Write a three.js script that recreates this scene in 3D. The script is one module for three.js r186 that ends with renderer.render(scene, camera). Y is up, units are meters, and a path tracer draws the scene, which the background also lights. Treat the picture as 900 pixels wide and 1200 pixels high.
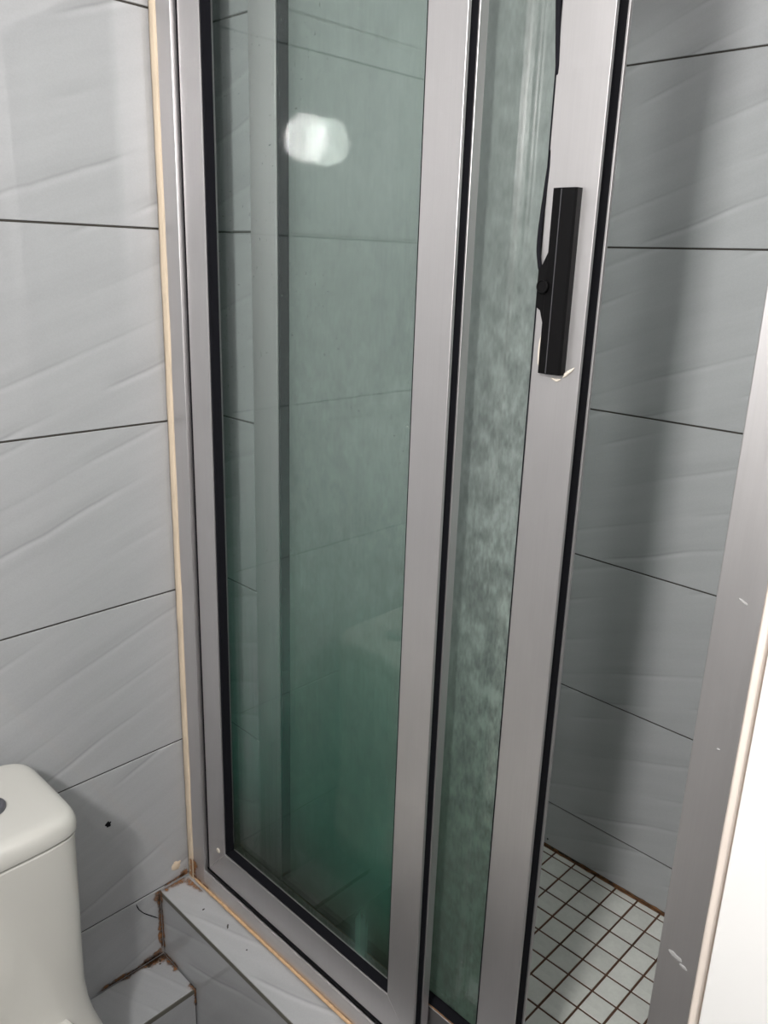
import * as THREE from 'three';
import { mergeGeometries } from 'three/addons/utils/BufferGeometryUtils.js';
import { RoundedBoxGeometry } from 'three/addons/geometries/RoundedBoxGeometry.js';

// ---------------------------------------------------------------- camera, exposure
const scene = new THREE.Scene();
scene.background = new THREE.Color(0x000000);
const camera = new THREE.PerspectiveCamera(64.04, 0.75, 0.02, 30);
{
  const m = new THREE.Matrix4().makeBasis(
    new THREE.Vector3(0.71386139, 0.03133983, -0.6995854),
    new THREE.Vector3(-0.22764893, 0.95512463, -0.18950702),
    new THREE.Vector3(0.66225213, 0.29454161, 0.68896107));
  camera.quaternion.setFromRotationMatrix(m);
  camera.position.set(1.1833, 1.4158, 0.7091);
}
scene.add(camera);
const renderer = new THREE.WebGLRenderer();
renderer.toneMapping = THREE.LinearToneMapping;
renderer.toneMappingExposure = 4.1;
renderer.shadowMap.enabled = true;
const LAMP = { pos: [1.075, 1.79, 1.155], power: 0.6, r: 0.08 };

// ---------------------------------------------------------------- random and noise
let seed = 12345;
const rnd = () => { seed = (seed * 1664525 + 1013904223) >>> 0; return seed / 4294967296; };
const hash = (x, y, s) => { let h = Math.imul(x, 374761393) ^ Math.imul(y, 668265263) ^ Math.imul(s, 2246822519); h = Math.imul(h ^ (h >>> 13), 1274126177); return ((h ^ (h >>> 16)) >>> 0) / 4294967296; };
const vn = (x, y, s = 0) => { const i = Math.floor(x), j = Math.floor(y); let a = x - i, b = y - j; a = a * a * (3 - 2 * a); b = b * b * (3 - 2 * b);
  return (hash(i, j, s) * (1 - a) + hash(i + 1, j, s) * a) * (1 - b) + (hash(i, j + 1, s) * (1 - a) + hash(i + 1, j + 1, s) * a) * b; };
const fbm = (x, y, s = 0, o = 4) => { let v = 0, a = 0.5, t = 0; for (let k = 0; k < o; k++) { v += a * vn(x, y, s + k * 17); t += a; a *= 0.5; x *= 2.03; y *= 2.03; } return v / t; };
const clamp = (v, a = 0, b = 1) => Math.min(b, Math.max(a, v));
const sm = (a, b, v) => { const t = clamp((v - a) / (b - a)); return t * t * (3 - 2 * t); };
const toS = (v) => 255 * (v <= 0.0031308 ? 12.92 * v : 1.055 * Math.pow(clamp(v), 1 / 2.4) - 0.055);

function texture(w, h, f, srgb = true) {            // f(u, v) -> [r, g, b, a] linear
  const d = new Uint8Array(w * h * 4);
  for (let j = 0; j < h; j++) for (let i = 0; i < w; i++) {
    const c = f((i + 0.5) / w, (j + 0.5) / h), k = (j * w + i) * 4;
    for (let q = 0; q < 3; q++) d[k + q] = clamp(srgb ? toS(c[q]) : c[q] * 255, 0, 255);
    d[k + 3] = clamp(c.length > 3 ? c[3] : 1) * 255;
  }
  const t = new THREE.DataTexture(d, w, h, THREE.RGBAFormat);
  t.magFilter = THREE.LinearFilter; t.minFilter = THREE.LinearFilter;
  t.wrapS = t.wrapT = THREE.RepeatWrapping;
  t.colorSpace = srgb ? THREE.SRGBColorSpace : THREE.NoColorSpace; t.needsUpdate = true;
  return t;
}

// ---------------------------------------------------------------- materials
const lin = (r, g, b) => new THREE.Color().setRGB(r, g, b);
// veined porcelain: the map covers 1.2 m x 0.6 m, veins rise to the right
const VA = Math.atan(0.36), vc = Math.cos(VA), vs = Math.sin(VA);
const veins = []; { let s = -0.5; while (s < 0.7) { veins.push([s, 0.4 + 0.6 * rnd(), rnd() < 0.5]); s += 0.035 + 0.06 * rnd(); } }
const tileTex = texture(1536, 768, (u, v) => {
  const x = u * 1.2, y = v * 0.6, s = y * vc - x * vs, t = x * vc + y * vs;
  let L = 0.44 * (1 + 0.10 * (fbm(s * 22, t * 2.2, 3, 4) - 0.5) + 0.07 * (fbm(s * 90, t * 9, 9, 3) - 0.5) + 0.05 * (vn(x * 700, y * 700, 5) - 0.5));
  const wob = 0.010 * (fbm(t * 9, s * 2, 21, 4) - 0.5);
  for (let k = 0; k < veins.length; k++) {
    const [s0, a, hard] = veins[k], d = s - s0 - wob;
    if (Math.abs(d) > 0.045) continue;
    const on = a * sm(0.3, 0.62, fbm(t * 5, k * 7.3, 31, 3));
    L *= 1 - on * ((hard ? 0.2 : 0.13) * Math.exp(-Math.pow(d / (hard ? 0.0022 : 0.0042), 2)) + 0.10 * Math.exp(-Math.pow((d - 0.007) / 0.010, 2)));
    L *= 1 + on * 0.17 * Math.exp(-Math.pow((d + 0.006) / 0.0045, 2));
  }
  return [L * 0.985, L, L * 1.03];
});
const tileMat = new THREE.MeshPhysicalMaterial({ name: 'veined_tile', map: tileTex, roughness: 0.035, ior: 1.52 });
const groutMat = new THREE.MeshStandardMaterial({ name: 'dark_grout', color: lin(0.055, 0.05, 0.043), roughness: 0.95 });
const rawEdgeMat = new THREE.MeshStandardMaterial({ name: 'raw_tile_edge', color: lin(0.13, 0.125, 0.105), roughness: 0.9 });
const paintMat = new THREE.MeshStandardMaterial({ name: 'white_paint', color: lin(0.93, 0.92, 0.91), roughness: 0.45 });
const plainMat = new THREE.MeshStandardMaterial({ name: 'pale_wall', color: lin(0.3, 0.3, 0.3), roughness: 0.7 });
const darkFloor = new THREE.MeshStandardMaterial({ name: 'dark_floor', color: lin(0.1, 0.095, 0.09), roughness: 0.4 });
const alTex = texture(256, 512, (u, v) => { const g = 0.97 + 0.025 * (vn(u * 120, v * 3, 4) - 0.5) + 0.05 * (fbm(u * 6, v * 14, 8) - 0.5); return [g, g, g]; });
const alRough = texture(256, 512, (u, v) => { const g = 0.48 + 0.05 * (fbm(u * 8, v * 20, 28) - 0.5); return [g, g, g]; }, false);
const alMat = new THREE.MeshStandardMaterial({ name: 'anodised_aluminium', color: lin(0.69, 0.67, 0.675), map: alTex, metalness: 0.94, roughness: 0.9, roughnessMap: alRough });
const blackRubber = new THREE.MeshPhysicalMaterial({ name: 'black_rubber', color: lin(0.007, 0.007, 0.01), roughness: 0.85, specularIntensity: 0.3 });
const blackPlastic = new THREE.MeshPhysicalMaterial({ name: 'black_plastic', color: lin(0.004, 0.0038, 0.0042), roughness: 0.55, specularIntensity: 0.2 });
const glassMat = new THREE.MeshPhysicalMaterial({ name: 'green_glass', color: lin(0.94, 0.967, 0.955), roughness: 0, transmission: 1, thickness: 0, ior: 1.5, specularIntensity: 0.75 });
const sealTex = texture(128, 1024, (u, v) => { const n = fbm(u * 4, v * 40, 5), k = 0.9 + 0.25 * (n - 0.5); return [0.80 * k, 0.66 * k, 0.50 * k]; });
const sealMat = new THREE.MeshStandardMaterial({ name: 'cream_sealant', map: sealTex, roughness: 0.6 });
const tanSeal = new THREE.MeshStandardMaterial({ name: 'tan_sealant', map: sealTex, color: lin(0.85, 0.68, 0.52), roughness: 0.7 });
const paleSeal = new THREE.MeshStandardMaterial({ name: 'pale_sealant', color: lin(0.86, 0.76, 0.68), roughness: 0.6 });
const rustTex = texture(256, 256, (u, v) => { const n = fbm(u * 14, v * 14, 77, 5), k = sm(0.3, 0.7, n); return [0.05 + 0.26 * k, 0.022 + 0.13 * k, 0.01 + 0.055 * k]; });
const rustMat = new THREE.MeshStandardMaterial({ name: 'rusty_grout', map: rustTex, roughness: 0.95 });
const porcelain = new THREE.MeshPhysicalMaterial({ name: 'white_porcelain', color: lin(0.63, 0.62, 0.585), roughness: 0.16, clearcoat: 0.4, clearcoatRoughness: 0.1 });
const chromeDark = new THREE.MeshStandardMaterial({ name: 'dull_chrome', color: lin(0.22, 0.22, 0.25), metalness: 0.8, roughness: 0.35 });
const smudgeMat = new THREE.MeshStandardMaterial({ name: 'pale_smudge', color: lin(0.34, 0.335, 0.335), roughness: 0.9 });
const seamMat = new THREE.MeshStandardMaterial({ name: 'worn_plastic_edge', color: lin(0.05, 0.05, 0.055), roughness: 0.5 });
const residueMat = new THREE.MeshStandardMaterial({ name: 'dried_glue', color: lin(0.68, 0.62, 0.54), roughness: 0.6 });

// ---------------------------------------------------------------- helpers
const used = {};
const numbered = (n) => { const k = used[n] = (used[n] ?? -1) + 1; return k ? n + '_' + String(k).padStart(3, '0') : n; };
function mesh(name, geo, mat, parent) {
  const m = new THREE.Mesh(geo, mat); m.castShadow = m.receiveShadow = true;
  m.name = parent === scene ? numbered(name) : partName(name, parent); parent.add(m); return m;
}
function partName(name, p) { const c = p.userData_counts ?? (p.userData_counts = {}); const k = c[name] = (c[name] ?? -1) + 1; return k ? name + '_' + String(k).padStart(3, '0') : name; }
function thing(name, label, category, pos = [0, 0, 0], group) {
  const o = new THREE.Group(); o.name = numbered(name); scene.add(o); o.position.set(...pos);
  o.userData = { label, category }; if (group) o.userData.group = group; return o;
}
function struct(name, label) { const o = new THREE.Group(); o.name = name; o.userData = { kind: 'structure', label }; scene.add(o); return o; }
const box = (x0, x1, y0, y1, z0, z1) => { const g = new THREE.BoxGeometry(x1 - x0, y1 - y0, z1 - z0); g.translate((x0 + x1) / 2, (y0 + y1) / 2, (z0 + z1) / 2); return g; };
const rbox = (x0, x1, y0, y1, z0, z1, r = 0.0012, s = 2) => { const g = new RoundedBoxGeometry(x1 - x0, y1 - y0, z1 - z0, s, r); g.translate((x0 + x1) / 2, (y0 + y1) / 2, (z0 + z1) / 2); return g; };
const merge = (a) => mergeGeometries(a.map((g) => { const q = g.index ? g.toNonIndexed() : g; for (const k of Object.keys(q.attributes)) if (!['position', 'normal', 'uv'].includes(k)) q.deleteAttribute(k); return q; }));
// a tile lying in the xy plane, face at z = 0, chamfered rim, uv in metres of the 1.2 x 0.6 m map
function tileGeo(w, h, d, c, ou, ov, su = 1.2, sv = 0.6) {
  const P = [], U = [], X = [0, w], Y = [0, h];
  const q = (a, b, e, f) => { for (const p of [a, b, e, a, e, f]) { P.push(...p); U.push(ou + p[0] / su, ov + p[1] / sv); } };
  const f00 = [c, c, 0], f10 = [w - c, c, 0], f11 = [w - c, h - c, 0], f01 = [c, h - c, 0];
  const r00 = [0, 0, -c], r10 = [w, 0, -c], r11 = [w, h, -c], r01 = [0, h, -c];
  const b00 = [0, 0, -d], b10 = [w, 0, -d], b11 = [w, h, -d], b01 = [0, h, -d];
  q(f00, f10, f11, f01); q(r00, r10, f10, f00); q(r10, r11, f11, f10); q(r11, r01, f01, f11); q(r01, r00, f00, f01);
  q(b00, b10, r10, r00); q(b10, b11, r11, r10); q(b11, b01, r01, r11); q(b01, b00, r00, r01); q(b01, b11, b10, b00);
  const g = new THREE.BufferGeometry();
  g.setAttribute('position', new THREE.Float32BufferAttribute(P, 3)); g.setAttribute('uv', new THREE.Float32BufferAttribute(U, 2)); g.computeVertexNormals();
  return g;
}
const TC = {};
function tile(w, h, d = 0.008, variant = 0, c = 0.0008) {
  const key = [w.toFixed(4), h.toFixed(4), d, variant, c].join();
  return TC[key] ?? (TC[key] = tileGeo(w, h, d, c, [0.02, 0.31, 0.47, 0.13][variant % 4], [0.03, 0.42, 0.21, 0.33][variant % 4]));
}
// courses of tiles on a vertical face: origin at its left bottom as one faces it, face pointing along its local +z
function tileFace(parent, origin, turn, cols, rows, v0 = 0, gap = 0.003) {
  const o = new THREE.Vector3(...origin), q = new THREE.Quaternion().setFromAxisAngle(new THREE.Vector3(0, 1, 0), turn);
  let n = v0;
  for (let r = 0; r + 1 < rows.length; r++) for (let k = 0; k + 1 < cols.length; k++) {
    const w = cols[k + 1] - cols[k] - gap, h = rows[r + 1] - rows[r] - gap;
    const m = mesh('tile', tile(w, h, 0.008, n++), tileMat, parent);
    m.quaternion.copy(q); m.position.set(cols[k] + gap / 2, rows[r] + gap / 2, 0.0015 + 0.0006 * (rnd() - 0.5)).applyQuaternion(q).add(o);
  }
}
// a body of stacked superellipse rings: [y, x0, x1, z0, z1, exponent]
function loft(rings, n = 48, cap = true) {
  const P = [], I = [], R = rings.length;
  for (const [y, x0, x1, z0, z1, e] of rings) for (let k = 0; k < n; k++) {
    const a = 2 * Math.PI * k / n, c = Math.cos(a), s = Math.sin(a);
    P.push((x0 + x1) / 2 + (x1 - x0) / 2 * Math.sign(c) * Math.pow(Math.abs(c), 2 / e), y, (z0 + z1) / 2 + (z1 - z0) / 2 * Math.sign(s) * Math.pow(Math.abs(s), 2 / e));
  }
  for (let r = 0; r + 1 < R; r++) for (let k = 0; k < n; k++) { const a = r * n + k, b = r * n + (k + 1) % n; I.push(a, a + n, b, b, a + n, b + n); }
  if (cap) for (const [r, up] of [[0, false], [R - 1, true]]) {
    const [y, x0, x1, z0, z1] = rings[r], c = P.length / 3; P.push((x0 + x1) / 2, y, (z0 + z1) / 2);
    for (let k = 0; k < n; k++) { const a = r * n + k, b = r * n + (k + 1) % n; up ? I.push(a, c, b) : I.push(b, c, a); }
  }
  const g = new THREE.BufferGeometry(); g.setAttribute('position', new THREE.Float32BufferAttribute(P, 3));
  g.setAttribute('uv', new THREE.Float32BufferAttribute(new Float32Array(P.length / 3 * 2), 2));
  g.setIndex(I); g.computeVertexNormals(); return g;
}
// an irregular bead swept along a polyline; each step gives its cross-section radius
function bead(points, r, jit, sd, sides = 7, flat = 1, cols = null) {
  const c = new THREE.CatmullRomCurve3(points.map((p) => new THREE.Vector3(...p)), false, 'catmullrom', 0.2), n = Math.max(8, Math.round(c.getLength() / 0.004));
  const P = [], U = [], I = [], f = c.computeFrenetFrames(n);
  for (let i = 0; i <= n; i++) {
    const p = c.getPointAt(i / n), end = Math.min(1, Math.min(i, n - i) / 2.2 + 0.15);
    for (let k = 0; k <= sides; k++) {
      const a = 2 * Math.PI * k / sides, rr = r * end * (1 + jit * (fbm(i * 0.35, (k % sides) * 1.7, sd, 3) - 0.5) * 2);
      const v = f.normals[i].clone().multiplyScalar(Math.cos(a) * rr).addScaledVector(f.binormals[i], Math.sin(a) * rr * flat).add(p);
      P.push(v.x, v.y, v.z); U.push(k / sides, i * 0.02);
    }
  }
  for (let i = 0; i < n; i++) for (let k = 0; k < sides; k++) { const a = i * (sides + 1) + k, b = a + sides + 1; I.push(a, b, a + 1, a + 1, b, b + 1); }
  const g = new THREE.BufferGeometry(); g.setAttribute('position', new THREE.Float32BufferAttribute(P, 3)); g.setAttribute('uv', new THREE.Float32BufferAttribute(U, 2)); g.setIndex(I); g.computeVertexNormals(); return g;
}
// a small irregular smear lying on a surface: flat blob with a domed middle
function smear(rx, ry, h, sd, n = 22) {
  const P = [0, 0, h], U = [0.5, 0.5], I = [];
  for (let ring = 1; ring <= 3; ring++) for (let k = 0; k < n; k++) {
    const a = 2 * Math.PI * k / n, j = 1 + 0.7 * (vn(Math.cos(a) * 2 + 9, Math.sin(a) * 2 + 9, sd) - 0.5), q = ring / 3;
    P.push(rx * q * j * Math.cos(a), ry * q * j * Math.sin(a), h * (1 - q * q) + (ring === 3 ? -0.0006 : 0)); U.push(0.5 + 0.4 * q * Math.cos(a), 0.5 + 0.4 * q * Math.sin(a));
  }
  for (let k = 0; k < n; k++) { const b = (k + 1) % n; I.push(0, 1 + k, 1 + b); for (let r = 0; r < 2; r++) { const o = 1 + r * n; I.push(o + k, o + n + k, o + b, o + b, o + n + k, o + n + b); } }
  const g = new THREE.BufferGeometry(); g.setAttribute('position', new THREE.Float32BufferAttribute(P, 3)); g.setAttribute('uv', new THREE.Float32BufferAttribute(U, 2)); g.setIndex(I); g.computeVertexNormals(); return g;
}
// a flat bar seen from the front: polygon in xy, extruded backwards from z = zf by d, with bevelled rim
function bar(poly, zf, d, bev = 0.001) {
  const s = new THREE.Shape(poly.map((p) => new THREE.Vector2(...p)));
  const g = new THREE.ExtrudeGeometry(s, { depth: d - 2 * bev, bevelEnabled: true, bevelThickness: bev, bevelSize: bev, bevelOffset: -bev, bevelSegments: 2 });
  g.translate(0, 0, zf - d + bev);
  const p = g.attributes.position, uv = g.attributes.uv; for (let i = 0; i < p.count; i++) uv.setXY(i, p.getX(i) / 0.1, p.getY(i) / 0.8);
  return g;
}

// rust stain: a flat irregular deposit, w along the joint, h away from it, thickest at the joint (v = 0); 0.6 mm proud
function stain(parent, w, h, pos, ex, ey, sd, strength = 1, orange = 0.5) {
  const tex = texture(96, 64, (u, v) => {
    const X = u * w, Y = v * h, n = fbm(X * 130 + sd, Y * 130, sd, 4), n2 = fbm(X * 420, Y * 420, sd + 5, 3), edge = sm(0, 0.16, u) * sm(0, 0.16, 1 - u);
    const reach = (0.5 + 0.75 * fbm(X * 70 + 3, 2, sd + 9, 3)) * (0.5 + 0.5 * edge);
    const a = strength * edge * sm(0, 0.5, reach - v + 0.55 * (n - 0.5)) * (0.65 + 0.7 * (n2 - 0.3));
    const k = clamp(orange + 1.6 * (n - 0.5) + 0.5 * v), d = sm(0.3, 0, v) * (1 - orange);
    return [(0.045 + 0.3 * k) * (1 - 0.6 * d), (0.028 + 0.135 * k) * (1 - 0.55 * d), (0.018 + 0.05 * k) * (1 - 0.5 * d), clamp(a)];
  });
  tex.wrapS = tex.wrapT = THREE.ClampToEdgeWrapping;
  const x = new THREE.Vector3(...ex), y = new THREE.Vector3(...ey), z = x.clone().cross(y), g = new THREE.PlaneGeometry(w, h); g.translate(0, h / 2, 0.0006);
  g.applyMatrix4(new THREE.Matrix4().makeBasis(x, y, z).setPosition(...pos).premultiply(new THREE.Matrix4().makeTranslation(-parent.position.x, -parent.position.y, -parent.position.z)));
  const m = mesh('rust_stain', g, new THREE.MeshStandardMaterial({ name: 'rust', map: tex, transparent: true, roughness: 0.95, side: THREE.DoubleSide }), parent); m.castShadow = false; return m;
}
const PX = [1, 0, 0], NX = [-1, 0, 0], PY = [0, 1, 0], NY = [0, -1, 0], PZ = [0, 0, 1], NZ = [0, 0, -1];

// ---------------------------------------------------------------- room shell (heights above the bathroom floor)
const H = 2.5, ZR = 1.42, XE = 2.0, ZB = -0.71, XW = 0.975, BOXX = 0.157, BOXZ = -0.1, SF = 0.135, KT = 0.245, KZ = 0.0645, LT = 0.096;
const T = 0.1;
const rows = [0.25, 0.55, 0.85, 1.15, 1.45, 1.75, 2.05, 2.35, 2.5];
const floor = struct('floor', 'bathroom floor below the raised shower');
mesh('floor_slab', box(-T, XE + T, -0.1, 0, KZ - 0.02, ZR + T), darkFloor, floor);
const ceiling = struct('ceiling', 'white bathroom ceiling');
mesh('ceiling_slab', box(-T, XE + T, H, H + 0.1, ZB - T, ZR + T), paintMat, ceiling);

const wl = struct('wall_left', 'left wall of grey veined porcelain tiles beside the toilet');
mesh('tile_bed', box(-T, -0.0018, -0.1, H, BOXZ, ZR), groutMat, wl);
tileFace(wl, [-0.0013, 0, 0], Math.PI / 2, [-ZR, -1.2, -0.6, 0.098], [0, ...rows], 1);
const wbx = struct('wall_inner', 'tiled pipe box-out forming the left side of the shower');
mesh('tile_bed', box(-T, BOXX - 0.0018, -0.1, H, ZB - T, BOXZ - 0.0018), groutMat, wbx);
tileFace(wbx, [0, 0, BOXZ - 0.0013], 0, [0, BOXX], [0, ...rows], 2);
tileFace(wbx, [BOXX - 0.0013, 0, 0], Math.PI / 2, [0.101, 0.5, 0.709], [SF, ...rows], 0);
const wb = struct('wall_back', 'back wall of the shower in grey veined tiles');
mesh('tile_bed', box(BOXX - 0.002, XW + T, -0.1, H, ZB - T, ZB - 0.0018), groutMat, wb);
tileFace(wb, [0, 0, ZB - 0.0013], 0, [BOXX, 0.772, XW], [SF + 0.004, ...rows], 3);
mesh('drill_speck', smear(0.0018, 0.0022, 0.0008, 3), blackRubber, wb).position.set(0.376, 0.1545, ZB + 0.001);
const wr = struct('wall_right', 'white painted wall to the right of the shower opening');
mesh('painted_face', rbox(XW, XE + T, -0.1, H, ZB - 0.002, 0.0, 0.003), paintMat, wr);
const wre = struct('wall_rear', 'plain wall behind the camera');
mesh('wall_slab', box(-T, XE + T, -0.1, H, ZR, ZR + T), plainMat, wre);
const wea = struct('wall_east', 'plain wall right of the camera');
mesh('wall_slab', box(XE, XE + T, -0.1, H, 0, ZR), plainMat, wea);

// stains and marks on the left wall
mesh('screw_hole', smear(0.0058, 0.0066, 0.0012, 11), blackRubber, wl).position.set(0.0004, 0.4448, 0.156);
wl.children.at(-1).rotation.y = Math.PI / 2;
mesh('hairline_crack', bead([[0.001, 0.2463, 0.1155], [0.001, 0.231, 0.111], [0.001, 0.2155, 0.1013], [0.001, 0.198, 0.085], [0.001, 0.1842, 0.0715]], 0.0009, 0.3, 4, 6), blackRubber, wl);
mesh('sealant_smear', smear(0.0105, 0.0105, 0.0012, 23), sealMat, wl).position.set(0.0004, 0.281, 0.0265);
wl.children.at(-1).rotation.y = Math.PI / 2;

stain(wl, 0.055, 0.012, [0.0008, KT + 0.004, 0.032], NZ, PY, 301, 1, 0.55);       // above the kerb top
stain(wl, 0.02, 0.02, [0.0008, KT + 0.004, 0.012], NZ, PY, 302, 1, 0.9);
stain(wl, 0.145, 0.010, [0.0008, 0.17, KZ + 0.001], PY, PZ, 303, 1, 0.3);         // beside the kerb face
stain(wl, 0.03, 0.016, [0.0008, 0.234, KZ + 0.001], PY, PZ, 304, 1, 0.65);
stain(wl, 0.15, 0.010, [0.0008, LT + 0.001, 0.135], NZ, PY, 305, 1, 0.15);         // above the ledge
stain(wl, 0.05, 0.017, [0.0008, LT + 0.001, 0.088], NZ, PY, 306, 1, 0.35);

// shower floor of small square mosaic tiles with rusty joints
const sfl = struct('shower_floor', 'shower floor of small pale square tiles with rusty brown joints');
const mosGrout = new THREE.MeshStandardMaterial({ name: 'brown_grout', map: texture(256, 256, (u, v) => { const k = fbm(u * 12, v * 12, 41, 4); return [0.06 + 0.11 * k, 0.033 + 0.055 * k, 0.022 + 0.034 * k]; }), roughness: 0.95 });
mesh('grout_bed', box(BOXX - 0.002, XW, -0.1, SF - 0.0012, ZB - 0.002, -0.0745), mosGrout, sfl);
const mosTex = texture(512, 512, (u, v) => { const k = 0.78 * (1 + 0.16 * (fbm(u * 9, v * 9, 51, 4) - 0.5) + 0.08 * (fbm(u * 60, v * 60, 52, 2) - 0.5)); return [k * 0.985, k, k * 0.95]; });
const mosMats = [0.93, 1, 1.06].map((k) => new THREE.MeshStandardMaterial({ name: 'pale_mosaic', map: mosTex, color: lin(k, k, k), roughness: 0.3 }));
{
  const P = 0.0505, x00 = 0.6562, zs = [ZB + 0.003, -0.6895]; for (let z = -0.6895 + P; z < -0.08; z += P) zs.push(z); zs.push(-0.0775);
  const xs = []; for (let k = -12; k < 12; k++) { const x = x00 + k * 0.0508; if (x > BOXX + 0.01 && x < XW - 0.01) xs.push(x); } xs.unshift(BOXX + 0.003); xs.push(XW - 0.003);
  const G = {};
  for (let i = 0; i + 1 < xs.length; i++) for (let j = 0; j + 1 < zs.length; j++) {
    const w = xs[i + 1] - xs[i] - 0.0043, h = zs[j + 1] - zs[j] - 0.0043; if (w < 0.004 || h < 0.004) continue;
    const vr = Math.floor(rnd() * 4), key = [w.toFixed(4), h.toFixed(4), vr].join();
    const g = G[key] ?? (G[key] = tileGeo(w, h, 0.006, 0.0007, vr * 0.24, vr * 0.31, 0.25, 0.25));
    const m = mesh('mosaic_tile', g, mosMats[Math.floor(rnd() * 3)], sfl);
    m.rotation.x = -Math.PI / 2; m.position.set(xs[i] + 0.00215 + 0.0004 * (rnd() - 0.5), SF + 0.0005 * rnd(), zs[j + 1] - 0.00215); m.rotation.z = 0.008 * (rnd() - 0.5);
  }
}

stain(sfl, 0.6, 0.006, [0.5, SF + 0.0008, ZB + 0.0025], NX, PZ, 331, 1, 0.55);
stain(wb, 0.6, 0.007, [0.5, SF + 0.002, ZB + 0.0009], PX, PY, 332, 1, 0.4);

// ---------------------------------------------------------------- kerb under the shower frame
const kerb = thing('shower_kerb', 'raised grey tiled kerb under the shower frame with cream sealant and rust stains', 'kerb');
mesh('kerb_core', box(0, XW, 0, KT - 0.0085, -0.074, KZ - 0.0085), groutMat, kerb);
for (const [x0, x1, v] of [[0.0025, 0.6, 1], [0.602, XW - 0.001, 2]]) {
  const m = mesh('top_tile', tile(x1 - x0, KZ + 0.0735, 0.008, v), tileMat, kerb); m.rotation.x = -Math.PI / 2; m.position.set(x0, KT, KZ - 0.0005);
  const e = mesh('tile_edge', rbox(x0, x1, KT - 0.0105, KT - 0.0012, KZ - 0.0085, KZ + 0.0006, 0.0006), rawEdgeMat, kerb);
  const f = mesh('front_tile', tile(x1 - x0, KT - 0.0125, 0.008, v + 1), tileMat, kerb); f.position.set(x0, 0.001, KZ - 0.0006);
}
for (const [x, z, rx, ry, rot, sd] of [[0.163, 0.023, 0.0016, 0.0052, 0.9, 5], [0.098, 0.032, 0.0015, 0.0026, 0, 6], [0.23, 0.03, 0.0012, 0.0016, 0, 7]]) {
  const m = mesh('dirt_speck', smear(rx, ry, 0.0005, sd), groutMat, kerb); m.rotation.set(-Math.PI / 2, 0, rot); m.position.set(x, KT + 0.0005, z);
}
stain(kerb, 0.056, 0.016, [0.0026, KT, 0.036], PZ, PX, 311, 0.9, 0.6);            // on the top, along the wall
stain(kerb, 0.06, 0.014, [0.035, KT, 0.0065], NX, PZ, 312, 0.8, 0.75);
stain(kerb, 0.15, 0.009, [0.0026, 0.17, KZ], NY, PX, 313, 1, 0.3);              // down the face, along the wall
stain(kerb, 0.03, 0.013, [0.003, KT - 0.008, KZ + 0.0008], NY, PX, 314, 1, 0.7);
stain(kerb, 0.06, 0.012, [0.028, LT, KZ], PX, PY, 315, 1, 0.4);                   // above the ledge
// ledge over the pipes
const ledge = thing('pipe_ledge', 'low grey tiled ledge along the left wall beside the toilet', 'ledge');
mesh('ledge_core', box(0, 0.1085, 0, LT - 0.0085, KZ, 1.1), groutMat, ledge);
{
  const m = mesh('top_tile', tile(0.111, 0.6, 0.008, 3), tileMat, ledge); m.rotation.x = -Math.PI / 2; m.position.set(0.0025, LT, KZ + 0.602);
  const m2 = mesh('top_tile', tile(0.111, 0.43, 0.008, 1), tileMat, ledge); m2.rotation.x = -Math.PI / 2; m2.position.set(0.0025, LT, 1.1);
  mesh('tile_edge', rbox(0.106, 0.1155, LT - 0.0105, LT - 0.0012, KZ + 0.002, 1.1, 0.0006), rawEdgeMat, ledge);
  for (const [z, l, v] of [[KZ + 0.602, 0.599, 0], [1.1, 0.43, 2]]) { const f = mesh('front_tile', tile(l, LT - 0.0125, 0.006, v), tileMat, ledge); f.rotation.y = Math.PI / 2; f.position.set(0.1145, 0.001, z); }
}
stain(ledge, 0.11, 0.010, [0.0026, LT, 0.115], PZ, PX, 321, 0.9, 0.2);
stain(ledge, 0.045, 0.02, [0.0026, LT, 0.085], PZ, PX, 322, 1, 0.55);
stain(ledge, 0.06, 0.012, [0.03, LT, KZ + 0.0022], NX, PZ, 323, 1, 0.6);
stain(ledge, 0.05, 0.008, [0.1158, LT - 0.018, KZ + 0.0015], PY, PZ, 324, 1, 0.25);
stain(ledge, 0.022, 0.010, [0.108, LT, KZ + 0.002], NX, PZ, 325, 1, 0.4);
for (const [x, z, rx, sd] of [[0.013, 0.08, 0.0034, 1], [0.012, 0.103, 0.002, 2], [0.02, 0.084, 0.0016, 8]]) { const m = mesh('dirt_speck', smear(rx, 0.0022, 0.0005, sd), groutMat, ledge); m.rotation.x = -Math.PI / 2; m.position.set(x, LT + 0.0005, z); }

// ---------------------------------------------------------------- outer frame of the shower
const F0 = 0.0185, F1 = 0.056, G0 = 0.9235, G1 = 0.9655, TOP = 1.9, ST = 0.2865, FD = -0.092;
const frame = thing('shower_surround', 'satin aluminium outer frame of the shower between tiled wall and white wall', 'frame', [0, KT, 0]);
const inFrame = (n, g, m) => { g.translate(0, -KT, 0); return mesh(n, g, m, frame); };
const channel = (x0, x1) => rbox(x0, x1, KT + 0.0004, TOP, -0.045, 0, 0.0013);
inFrame('jamb', channel(F0, F1), alMat); inFrame('jamb', channel(G0, G1), alMat);
inFrame('sill', merge([rbox(F1, G0, KT + 0.0004, ST, -0.0045, 0, 0.0012), rbox(F1, G0, KT + 0.0004, KT + 0.012, FD, -0.005, 0.001), rbox(F1, G0, KT + 0.012, KT + 0.034, -0.0505, -0.0465, 0.001), rbox(F1, G0, KT + 0.012, ST - 0.004, FD, FD + 0.004, 0.001)]), alMat);
inFrame('brush_seal', box(F1 + 0.0004, 0.0617, ST, TOP - 0.05, -0.04, -0.009), blackRubber);
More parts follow.
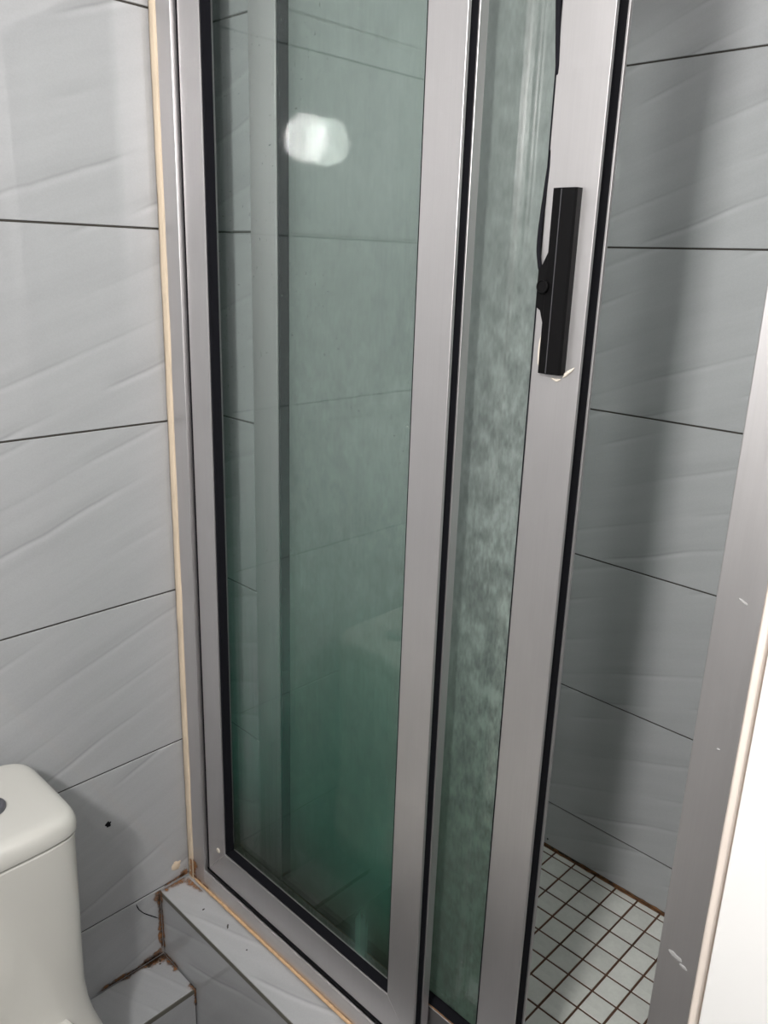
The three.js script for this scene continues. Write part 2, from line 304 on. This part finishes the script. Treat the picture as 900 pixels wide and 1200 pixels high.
inFrame('brush_seal', box(F1, G0, ST + 0.0002, 0.2917, -0.045, -0.008), blackRubber);
inFrame('head', merge([rbox(F1, G0, TOP - 0.045, TOP, -0.0045, 0, 0.0012), rbox(F1, G0, TOP - 0.012, TOP, FD, -0.005, 0.001), rbox(F1, G0, TOP - 0.045, TOP - 0.012, FD, FD + 0.004, 0.001)]), alMat);
function sealStrip(x0, x1, y0, y1, sd, wob) {       // upright bead with an uneven outline
  const n = 160, P = [], U = [], I = [];
  for (let i = 0; i <= n; i++) {
    const y = y0 + (y1 - y0) * i / n, a = x0 + wob[0] * (fbm(i * 0.12, 1, sd) - 0.5), b = x1 + wob[1] * (fbm(i * 0.12, 5, sd) - 0.5), z = 0.0022 + 0.002 * (fbm(i * 0.2, 9, sd) - 0.5);
    [[a, -0.02], [a, z * 0.5], [a * 0.7 + b * 0.3, z], [a * 0.3 + b * 0.7, z], [b, z * 0.4], [b, -0.02]].forEach(([x, zz], k) => { P.push(x, y, zz); U.push(k / 5, i / n); });
  }
  for (let i = 0; i < n; i++) for (let k = 0; k < 5; k++) { const a = i * 6 + k, b = a + 6; I.push(a, a + 1, b, b, a + 1, b + 1); }
  const g = new THREE.BufferGeometry(); g.setAttribute('position', new THREE.Float32BufferAttribute(P, 3)); g.setAttribute('uv', new THREE.Float32BufferAttribute(U, 2)); g.setIndex(I); g.computeVertexNormals(); return g;
}
inFrame('sealant', sealStrip(0.0015, 0.0192, KT + 0.0005, TOP, 91, [0, 0.004]), sealMat);
inFrame('sealant', sealStrip(0.9653, 0.9735, KT + 0.0005, TOP, 92, [0.0006, 0.0012]), paleSeal);
inFrame('sealant', bead([[0.022, KT + 0.0050, 0.0015], [0.2, KT + 0.0050, 0.002], [0.45, KT + 0.0050, 0.0025], [0.7, KT + 0.0050, 0.002], [0.95, KT + 0.0050, 0.0015]], 0.0030, 0.3, 93), tanSeal);

stain(frame, 0.05, 0.016, [0.0195, KT + 0.027, 0.0032], PY, NX, 341, 1, 0.85);
stain(frame, 0.05, 0.018, [0.0195, KT + 0.027, 0.0006], NY, PX, 342, 1, 0.75);
stain(frame, 0.06, 0.014, [0.045, KT + 0.002, 0.0006], PX, PY, 343, 1, 0.8);

for (const [x, y, rx, ry, rot, sd] of [[0.948, 1.135, 0.006, 0.0014, -0.5, 5], [0.948, 0.985, 0.0022, 0.001, 0.2, 6], [0.942, 0.735, 0.009, 0.0034, -0.35, 7], [0.951, 0.728, 0.005, 0.002, -0.3, 9]]) inFrame('plaster_smudge', smear(rx, ry, 0.0003, sd).rotateZ(rot).translate(x, y, 0.0003), smudgeMat);

// ---------------------------------------------------------------- glazed panels
// a glazed aluminium leaf: outer x0..x1, y0..y1, stile width s, rails rb / rt, front face at zf
function leaf(name, label, x0, x1, y0, y1, sL, sR, rb, rt, zf, depth, filmMat, lip, core) {
  const t = thing(name, label, 'shower door', [x0, y0, zf]);
  const add = (n, g, m) => { g.translate(-x0, -y0, -zf); return mesh(n, g, m, t); };
  const back = depth - lip - core;
  const sections = (poly, inner) => [bar(poly, zf, lip), bar(inner, zf - lip - core, back)];
  const shrink = (poly, dx, dy) => { const cx = poly.reduce((a, p) => a + p[0], 0) / poly.length, cy = poly.reduce((a, p) => a + p[1], 0) / poly.length; return poly.map(([x, y]) => [x - Math.sign(x - cx) * dx, y - Math.sign(y - cy) * dy]); };
  const L = [[x0, y0], [x0 + sL, y0 + rb], [x0 + sL, y1 - rt], [x0, y1]], R = [[x1, y0], [x1, y1], [x1 - sR, y1 - rt], [x1 - sR, y0 + rb]];
  const B = [[x0, y0], [x1, y0], [x1 - sR, y0 + rb], [x0 + sL, y0 + rb]], Tp = [[x0, y1], [x0 + sL, y1 - rt], [x1 - sR, y1 - rt], [x1, y1]];
  for (const [n, p] of [['stile', L], ['stile', R], ['rail', B], ['rail', Tp]]) {
    const q = n === 'stile' ? shrink(p, 0, 0.0002) : shrink(p, 0.0002, 0);
    const qi = p === L ? q.map(([x, y]) => [x > x0 + 0.01 ? x - 0.014 : x, y]) : q;
    add(n, merge(sections(q, qi)), alMat);
  }
  // dark brush strips in the grooves between the lips
  const gi = 0.0022;
  add('brush_seal', box(x1 - sR + gi, x1 - gi, y0 + 0.004, y1 - 0.004, zf - lip - core - 0.0005, zf - lip + 0.0005), blackRubber);
  add('brush_seal', box(x0 + gi, x0 + sL - gi, y0 + 0.004, y1 - 0.004, zf - lip - core - 0.0005, zf - lip + 0.0005), blackRubber);
  add('brush_seal', box(x0 + sL, x1 - sR, y0 + gi, y0 + rb - gi, zf - lip - core - 0.0005, zf - lip + 0.0005), blackRubber);
  // rubber glazing gasket round the pane
  const gx0 = x0 + sL, gx1 = x1 - sR, gy0 = y0 + rb, gy1 = y1 - rt, zg = zf - 0.018, w = 0.0032;
  add('glazing_gasket', merge([box(gx0, gx0 + w, gy0, gy1, zg, zf - 0.0025), box(gx1 - w, gx1, gy0, gy1, zg, zf - 0.0025), box(gx0 + w, gx1 - w, gy0, gy0 + w, zg, zf - 0.0025), box(gx0 + w, gx1 - w, gy1 - w, gy1, zg, zf - 0.0025)]), blackRubber);
  const pane = add('glass_pane', box(gx0 - 0.004, gx1 + 0.004, gy0 - 0.004, gy1 + 0.004, zg - 0.004, zg), glassMat);
  const fg = new THREE.PlaneGeometry(gx1 - gx0, gy1 - gy0); fg.translate((gx0 + gx1) / 2, (gy0 + gy1) / 2, zg - 0.0046);
  const film = add('soap_film', fg, filmMat); film.userData.label = 'dried soap and limescale film';
  return { t, add, gx0, gx1, gy0, gy1, zg };
}
// film on the left panel: fine run-down streaks, specks, greener and thicker towards the sill (v is height)
const filmA = texture(512, 1536, (u, v) => {
  const X = u * 0.42, Y = v * 1.7, dirty = 1 - sm(0.0, 0.75, v);
  const st = fbm(X * 420, Y * 7, 101, 3), st2 = fbm(X * 60, Y * 3, 105, 3), cl = fbm(X * 14, Y * 7, 109, 4);
  let a = 0.05 + 0.07 * st * st2 + 0.52 * dirty * (0.45 + 0.5 * cl) + 0.10 * dirty * (st - 0.4);
  const sp = vn(X * 260, Y * 260, 113) > 0.955 && vn(X * 9, Y * 6, 117) > 0.42 ? 1 : 0;
  const run = Math.exp(-Math.pow((X - 0.335 - 0.25 * Y * Y * 3) / 0.02, 2)) * (1 - sm(0.02, 0.16, Y));
  a += 0.25 * run;
  const g = dirty;
  let c = [0.27 * (1 - 0.97 * g), 0.37 * (1 - 0.2 * g), 0.345 * (1 - 0.42 * g)];
  const k = 0.85 + 0.5 * (st - 0.5) + 0.3 * (cl - 0.5); const ol = (1 - sm(0.0, 0.16, v)) * (1 - 0.8 * run); c = [c[0] * (1 - ol) + 0.035 * ol, c[1] * (1 - ol) + 0.055 * ol, c[2] * (1 - ol) + 0.022 * ol]; a += 0.25 * ol; c = c.map((q) => q * k * (1 - 0.3 * g) + 0.14 * run);
  if (sp) { a = Math.max(a, 0.45); c = [0.4, 0.43, 0.41]; }
  return [...c, clamp(a)];
});
// film on the sliding door: thick, cloudy and mottled, cleaner at the top
const filmB = texture(512, 1536, (u, v) => {
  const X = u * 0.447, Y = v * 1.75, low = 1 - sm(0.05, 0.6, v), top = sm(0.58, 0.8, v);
  const cl = fbm(X * 62, Y * 40, 201, 5), fine = fbm(X * 340, Y * 90, 205, 3), big = fbm(X * 9, Y * 5, 209, 3);
  const q = 0.3 + 0.7 * sm(0.33, 0.375, X), m = clamp(0.5 + q * (1 - 0.6 * top) * (1.5 * (cl - 0.5) + 0.9 * (fine - 0.5)) + 0.5 * (big - 0.5));
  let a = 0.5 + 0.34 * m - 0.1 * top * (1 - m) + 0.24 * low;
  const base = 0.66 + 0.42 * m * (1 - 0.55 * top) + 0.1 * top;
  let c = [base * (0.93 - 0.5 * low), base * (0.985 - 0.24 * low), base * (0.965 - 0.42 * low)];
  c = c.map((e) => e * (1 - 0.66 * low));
  const scr = Math.exp(-Math.pow((X - 0.385 - 0.006 * fbm(Y * 9, 1, 3)) / 0.0006, 2)) * sm(1.05, 1.25, Y); a = Math.max(a, 0.55 * scr);
  if (vn(X * 300, Y * 300, 217) > 0.975 && vn(X * 30, Y * 20, 219) > 0.55) { c = [0.5, 0.52, 0.5]; a = 0.9; }
  return [...c, clamp(a)];
});
const filmMatA = new THREE.MeshPhysicalMaterial({ name: 'streaky_film', map: filmA, transparent: true, transmission: 0.2, thickness: 0, roughness: 1, side: THREE.DoubleSide, depthWrite: false });
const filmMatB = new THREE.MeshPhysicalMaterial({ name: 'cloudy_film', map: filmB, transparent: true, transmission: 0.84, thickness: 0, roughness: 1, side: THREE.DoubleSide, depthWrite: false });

const PY1 = 1.858;
const pA = leaf('fixed_shower_screen', 'left framed glass panel in front, next to the tiled wall, green tinted and streaked', 0.062, 0.588, 0.292, PY1, 0.052, 0.0545, 0.063, 0.055, -0.008, 0.033, filmMatA, 0.005, 0.014);
pA.add('corner_screw', (() => { const g = new THREE.SphereGeometry(0.0052, 16, 8, 0, Math.PI * 2, 0, Math.PI / 2); g.scale(1, 0.4, 1); g.rotateX(Math.PI / 2); g.translate(0.094, 0.352, -0.008); return g; })(), residueMat);
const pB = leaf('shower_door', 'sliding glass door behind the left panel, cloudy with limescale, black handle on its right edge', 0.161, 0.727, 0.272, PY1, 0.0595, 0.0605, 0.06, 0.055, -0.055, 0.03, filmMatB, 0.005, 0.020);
// handle on the right stile of the door
{
  const zf = -0.055, X0 = 0.6805, X1 = 0.7095, Y0 = 1.304, Y1 = 1.4905, seam = 0.6925, ty = 0.0115;
  const handle = pB.add('handle', (() => {
    const ring = (y) => [[X0, y, zf], [X0, y, zf + 0.008], [X0 + 0.0015, y, zf + 0.0098], [seam - 0.0006, y, zf + ty], [seam, y, zf + ty - 0.0008], [seam + 0.0006, y, zf + ty], [X1 - 0.002, y, zf + 0.0108], [X1, y, zf + 0.0085], [X1, y, zf]];
    const P = [], I = [], a = ring(Y0), b = ring(Y1), n = a.length; P.push(...a.flat(), ...b.flat());
    for (let k = 0; k < n - 1; k++) I.push(k, k + 1, n + k, n + k, k + 1, n + k + 1);
    for (let k = 1; k < n - 1; k++) { I.push(0, k + 1, k); I.push(n, n + k, n + k + 1); }
    const g = new THREE.BufferGeometry(); g.setAttribute('position', new THREE.Float32BufferAttribute(P, 3)); g.setAttribute('uv', new THREE.Float32BufferAttribute(new Float32Array(n * 4), 2)); g.setIndex(I);
    const q = g.toNonIndexed(); q.computeVertexNormals(); return q;
  })(), blackPlastic);
  handle.userData.label = 'black plastic pull handle with a lock knob';
  const sub = (n, g, m) => { g.translate(-0.161, -0.272, 0.055); return mesh(n, g, m, handle); };
  sub('lock_plate', bar([[X0 + 0.002, 1.352], [X0 - 0.004, 1.3695], [X0 - 0.0095, 1.3725], [X0 - 0.0095, 1.412], [X0 - 0.005, 1.417], [X0 + 0.002, 1.432]], zf + 0.0088, 0.0085, 0.0008), blackPlastic);
  const kn = new THREE.CylinderGeometry(0.0062, 0.0068, 0.006, 28); kn.rotateX(Math.PI / 2); kn.translate(X0 + 0.0005, 1.394, zf + 0.0115);
  const rg = new THREE.TorusGeometry(0.0062, 0.0009, 8, 28); rg.translate(X0 + 0.0005, 1.394, zf + 0.0145);
  sub('seam', box(seam - 0.0005, seam + 0.0005, Y0 + 0.001, Y1 - 0.001, zf + ty - 0.002, zf + ty + 0.0003), seamMat);
  sub('lock_knob', merge([kn, rg]), blackPlastic);
  // rubber lip that has worked loose along the stile edge
  const lipX = 0.6665;
  pB.add('loose_gasket', bead([[lipX + 0.002, 1.54, zf - 0.003], [lipX - 0.0005, 1.50, zf - 0.001], [lipX - 0.0025, 1.455, zf + 0.001], [lipX - 0.002, 1.43, zf + 0.002], [lipX + 0.003, 1.405, zf + 0.002]], 0.0024, 0.1, 2, 8), blackRubber);
  pB.add('loose_gasket', bead([[lipX + 0.002, 1.59, zf - 0.003], [lipX - 0.001, 1.625, zf - 0.001], [lipX - 0.0035, 1.665, zf + 0.001], [lipX - 0.004, 1.72, zf + 0.001], [lipX + 0.001, 1.80, zf - 0.002]], 0.003, 0.1, 3, 8), blackRubber);
  pB.add('glue_residue', bead([[X0 - 0.004, 1.345, zf + 0.001], [X0 - 0.0055, 1.33, zf + 0.001], [X0 - 0.005, 1.315, zf + 0.0015], [X0 - 0.002, 1.306, zf + 0.0015]], 0.0011, 0.4, 6), residueMat);
  pB.add('glue_residue', bead([[X1 - 0.002, 1.301, zf + 0.001], [X1 + 0.004, 1.307, zf + 0.0015], [X1 + 0.011, 1.313, zf + 0.0005]], 0.0017, 0.6, 7), residueMat);
  pB.add('glue_residue', bead([[X0 + 0.013, 1.2995, zf + 0.001], [X0 + 0.02, 1.297, zf + 0.001], [X1 - 0.004, 1.2995, zf + 0.001]], 0.0015, 0.6, 8), residueMat);
}
{ // dirt lying on the bottom rail of the door
  const d = pB.add('rail_dirt', box(0.225, 0.662, 0.332, 0.3335, -0.0725, -0.0565), new THREE.MeshStandardMaterial({ name: 'dried_silt', map: rustTex, color: lin(1.4, 1.6, 1.9), roughness: 1 }));
  d.userData.label = 'brown dirt along the bottom rail';
}

// ---------------------------------------------------------------- toilet
const toilet = thing('toilet', 'white ceramic toilet with a square cistern against the left wall', 'toilet', [0, 0, 0]);
mesh('cistern', loft([[0.18, 0.035, 0.262, 0.262, 0.72, 5], [0.225, 0.032, 0.248, 0.272, 0.71, 6], [0.262, 0.03, 0.231, 0.284, 0.70, 7], [0.295, 0.03, 0.219, 0.293, 0.69, 8], [0.325, 0.03, 0.213, 0.298, 0.684, 9], [0.36, 0.03, 0.211, 0.3, 0.684, 9], [0.42, 0.03, 0.2115, 0.299, 0.685, 9], [0.5, 0.03, 0.2135, 0.297, 0.687, 8.5], [0.58, 0.03, 0.2155, 0.295, 0.690, 8], [0.622, 0.03, 0.2165, 0.2942, 0.6915, 8], [0.6258, 0.031, 0.2155, 0.2952, 0.6905, 8]], 96), porcelain, toilet);
{
  const r = [], x0 = 0.028, x1 = 0.2195, z0 = 0.2915, z1 = 0.696;
  const prof = [[0.6285, 0.004], [0.6292, 0.0015], [0.6315, 0], [0.640, 0.0], [0.6475, 0.0008], [0.6535, 0.003], [0.6582, 0.0065], [0.6612, 0.011], [0.6628, 0.016], [0.6634, 0.022], [0.6636, 0.034]];
  for (const [y, i] of prof) r.push([y, x0, x1 - i, z0 + i, z1 - i, 8]);
  mesh('cistern_lid', loft(r, 96), porcelain, toilet);
  const lb = new THREE.LatheGeometry([[0, 0.0075], [0.0135, 0.0075], [0.0145, 0.006], [0.0165, 0.0055], [0.0175, 0.0068], [0.0205, 0.0068], [0.0225, 0.005], [0.0225, 0]].map((p) => new THREE.Vector2(...p)), 40);
  const b = mesh('flush_button', lb, chromeDark, toilet); b.position.set(0.125, 0.663, 0.386); b.userData.label = 'dull chrome flush button';
}
mesh('bowl', loft([[0.001, 0.13, 0.56, 0.415, 0.575, 3], [0.06, 0.13, 0.55, 0.415, 0.575, 3], [0.15, 0.126, 0.56, 0.40, 0.59, 2.8], [0.22, 0.12, 0.62, 0.37, 0.62, 2.6], [0.27, 0.1, 0.66, 0.335, 0.655, 2.4], [0.30, 0.05, 0.68, 0.325, 0.665, 2.3], [0.318, 0.05, 0.69, 0.325, 0.665, 2.3], [0.324, 0.05, 0.685, 0.33, 0.66, 2.3]], 72), porcelain, toilet);
mesh('seat', loft([[0.3245, 0.26, 0.7, 0.335, 0.655, 2.4], [0.328, 0.256, 0.705, 0.331, 0.659, 2.4], [0.342, 0.256, 0.705, 0.331, 0.659, 2.4], [0.348, 0.265, 0.695, 0.34, 0.65, 2.4]], 64), porcelain, toilet);

// ---------------------------------------------------------------- the lamp that lights the room (on the wall behind the camera)
const lamp = thing('wall_lamp', 'round white glowing dome lamp on the wall behind', 'lamp', LAMP.pos);
const globe = mesh('globe', new THREE.SphereGeometry(LAMP.r - 0.004, 40, 24).scale(1, 1, 0.6), new THREE.MeshStandardMaterial({ name: 'opal_glass', color: lin(0.9, 0.9, 0.88), emissive: lin(1, 0.98, 0.95), emissiveIntensity: 34, roughness: 0.4 }), lamp);
const pl = new THREE.SpotLight(new THREE.Color().setRGB(1, 0.985, 0.965), LAMP.power, 0, 1.5, 1, 2); pl.target.position.set(LAMP.pos[0], LAMP.pos[1], LAMP.pos[2] - 1); scene.add(pl.target); pl.target.name = 'lamp_target'; pl.position.set(0, 0, 0); pl.castShadow = true; pl.shadow.radius = 3.7; pl.name = 'bulb'; lamp.add(pl);
const bz = ZR - LAMP.pos[2];
const lb = new THREE.LatheGeometry([[0, 0], [0.055, 0], [0.055, 0.012], [0.04, 0.02], [0.03, 0.05], [0.03, bz - (LAMP.r - 0.004) * 0.6 + 0.002], [0, bz - (LAMP.r - 0.004) * 0.6 + 0.002]].map((p) => new THREE.Vector2(...p)), 32);
lb.rotateX(-Math.PI / 2); lb.translate(0, 0, bz - 0.001); mesh('mount', lb, alMat, lamp);

scene.traverse((o) => { delete o.userData_counts; });
renderer.render(scene, camera);
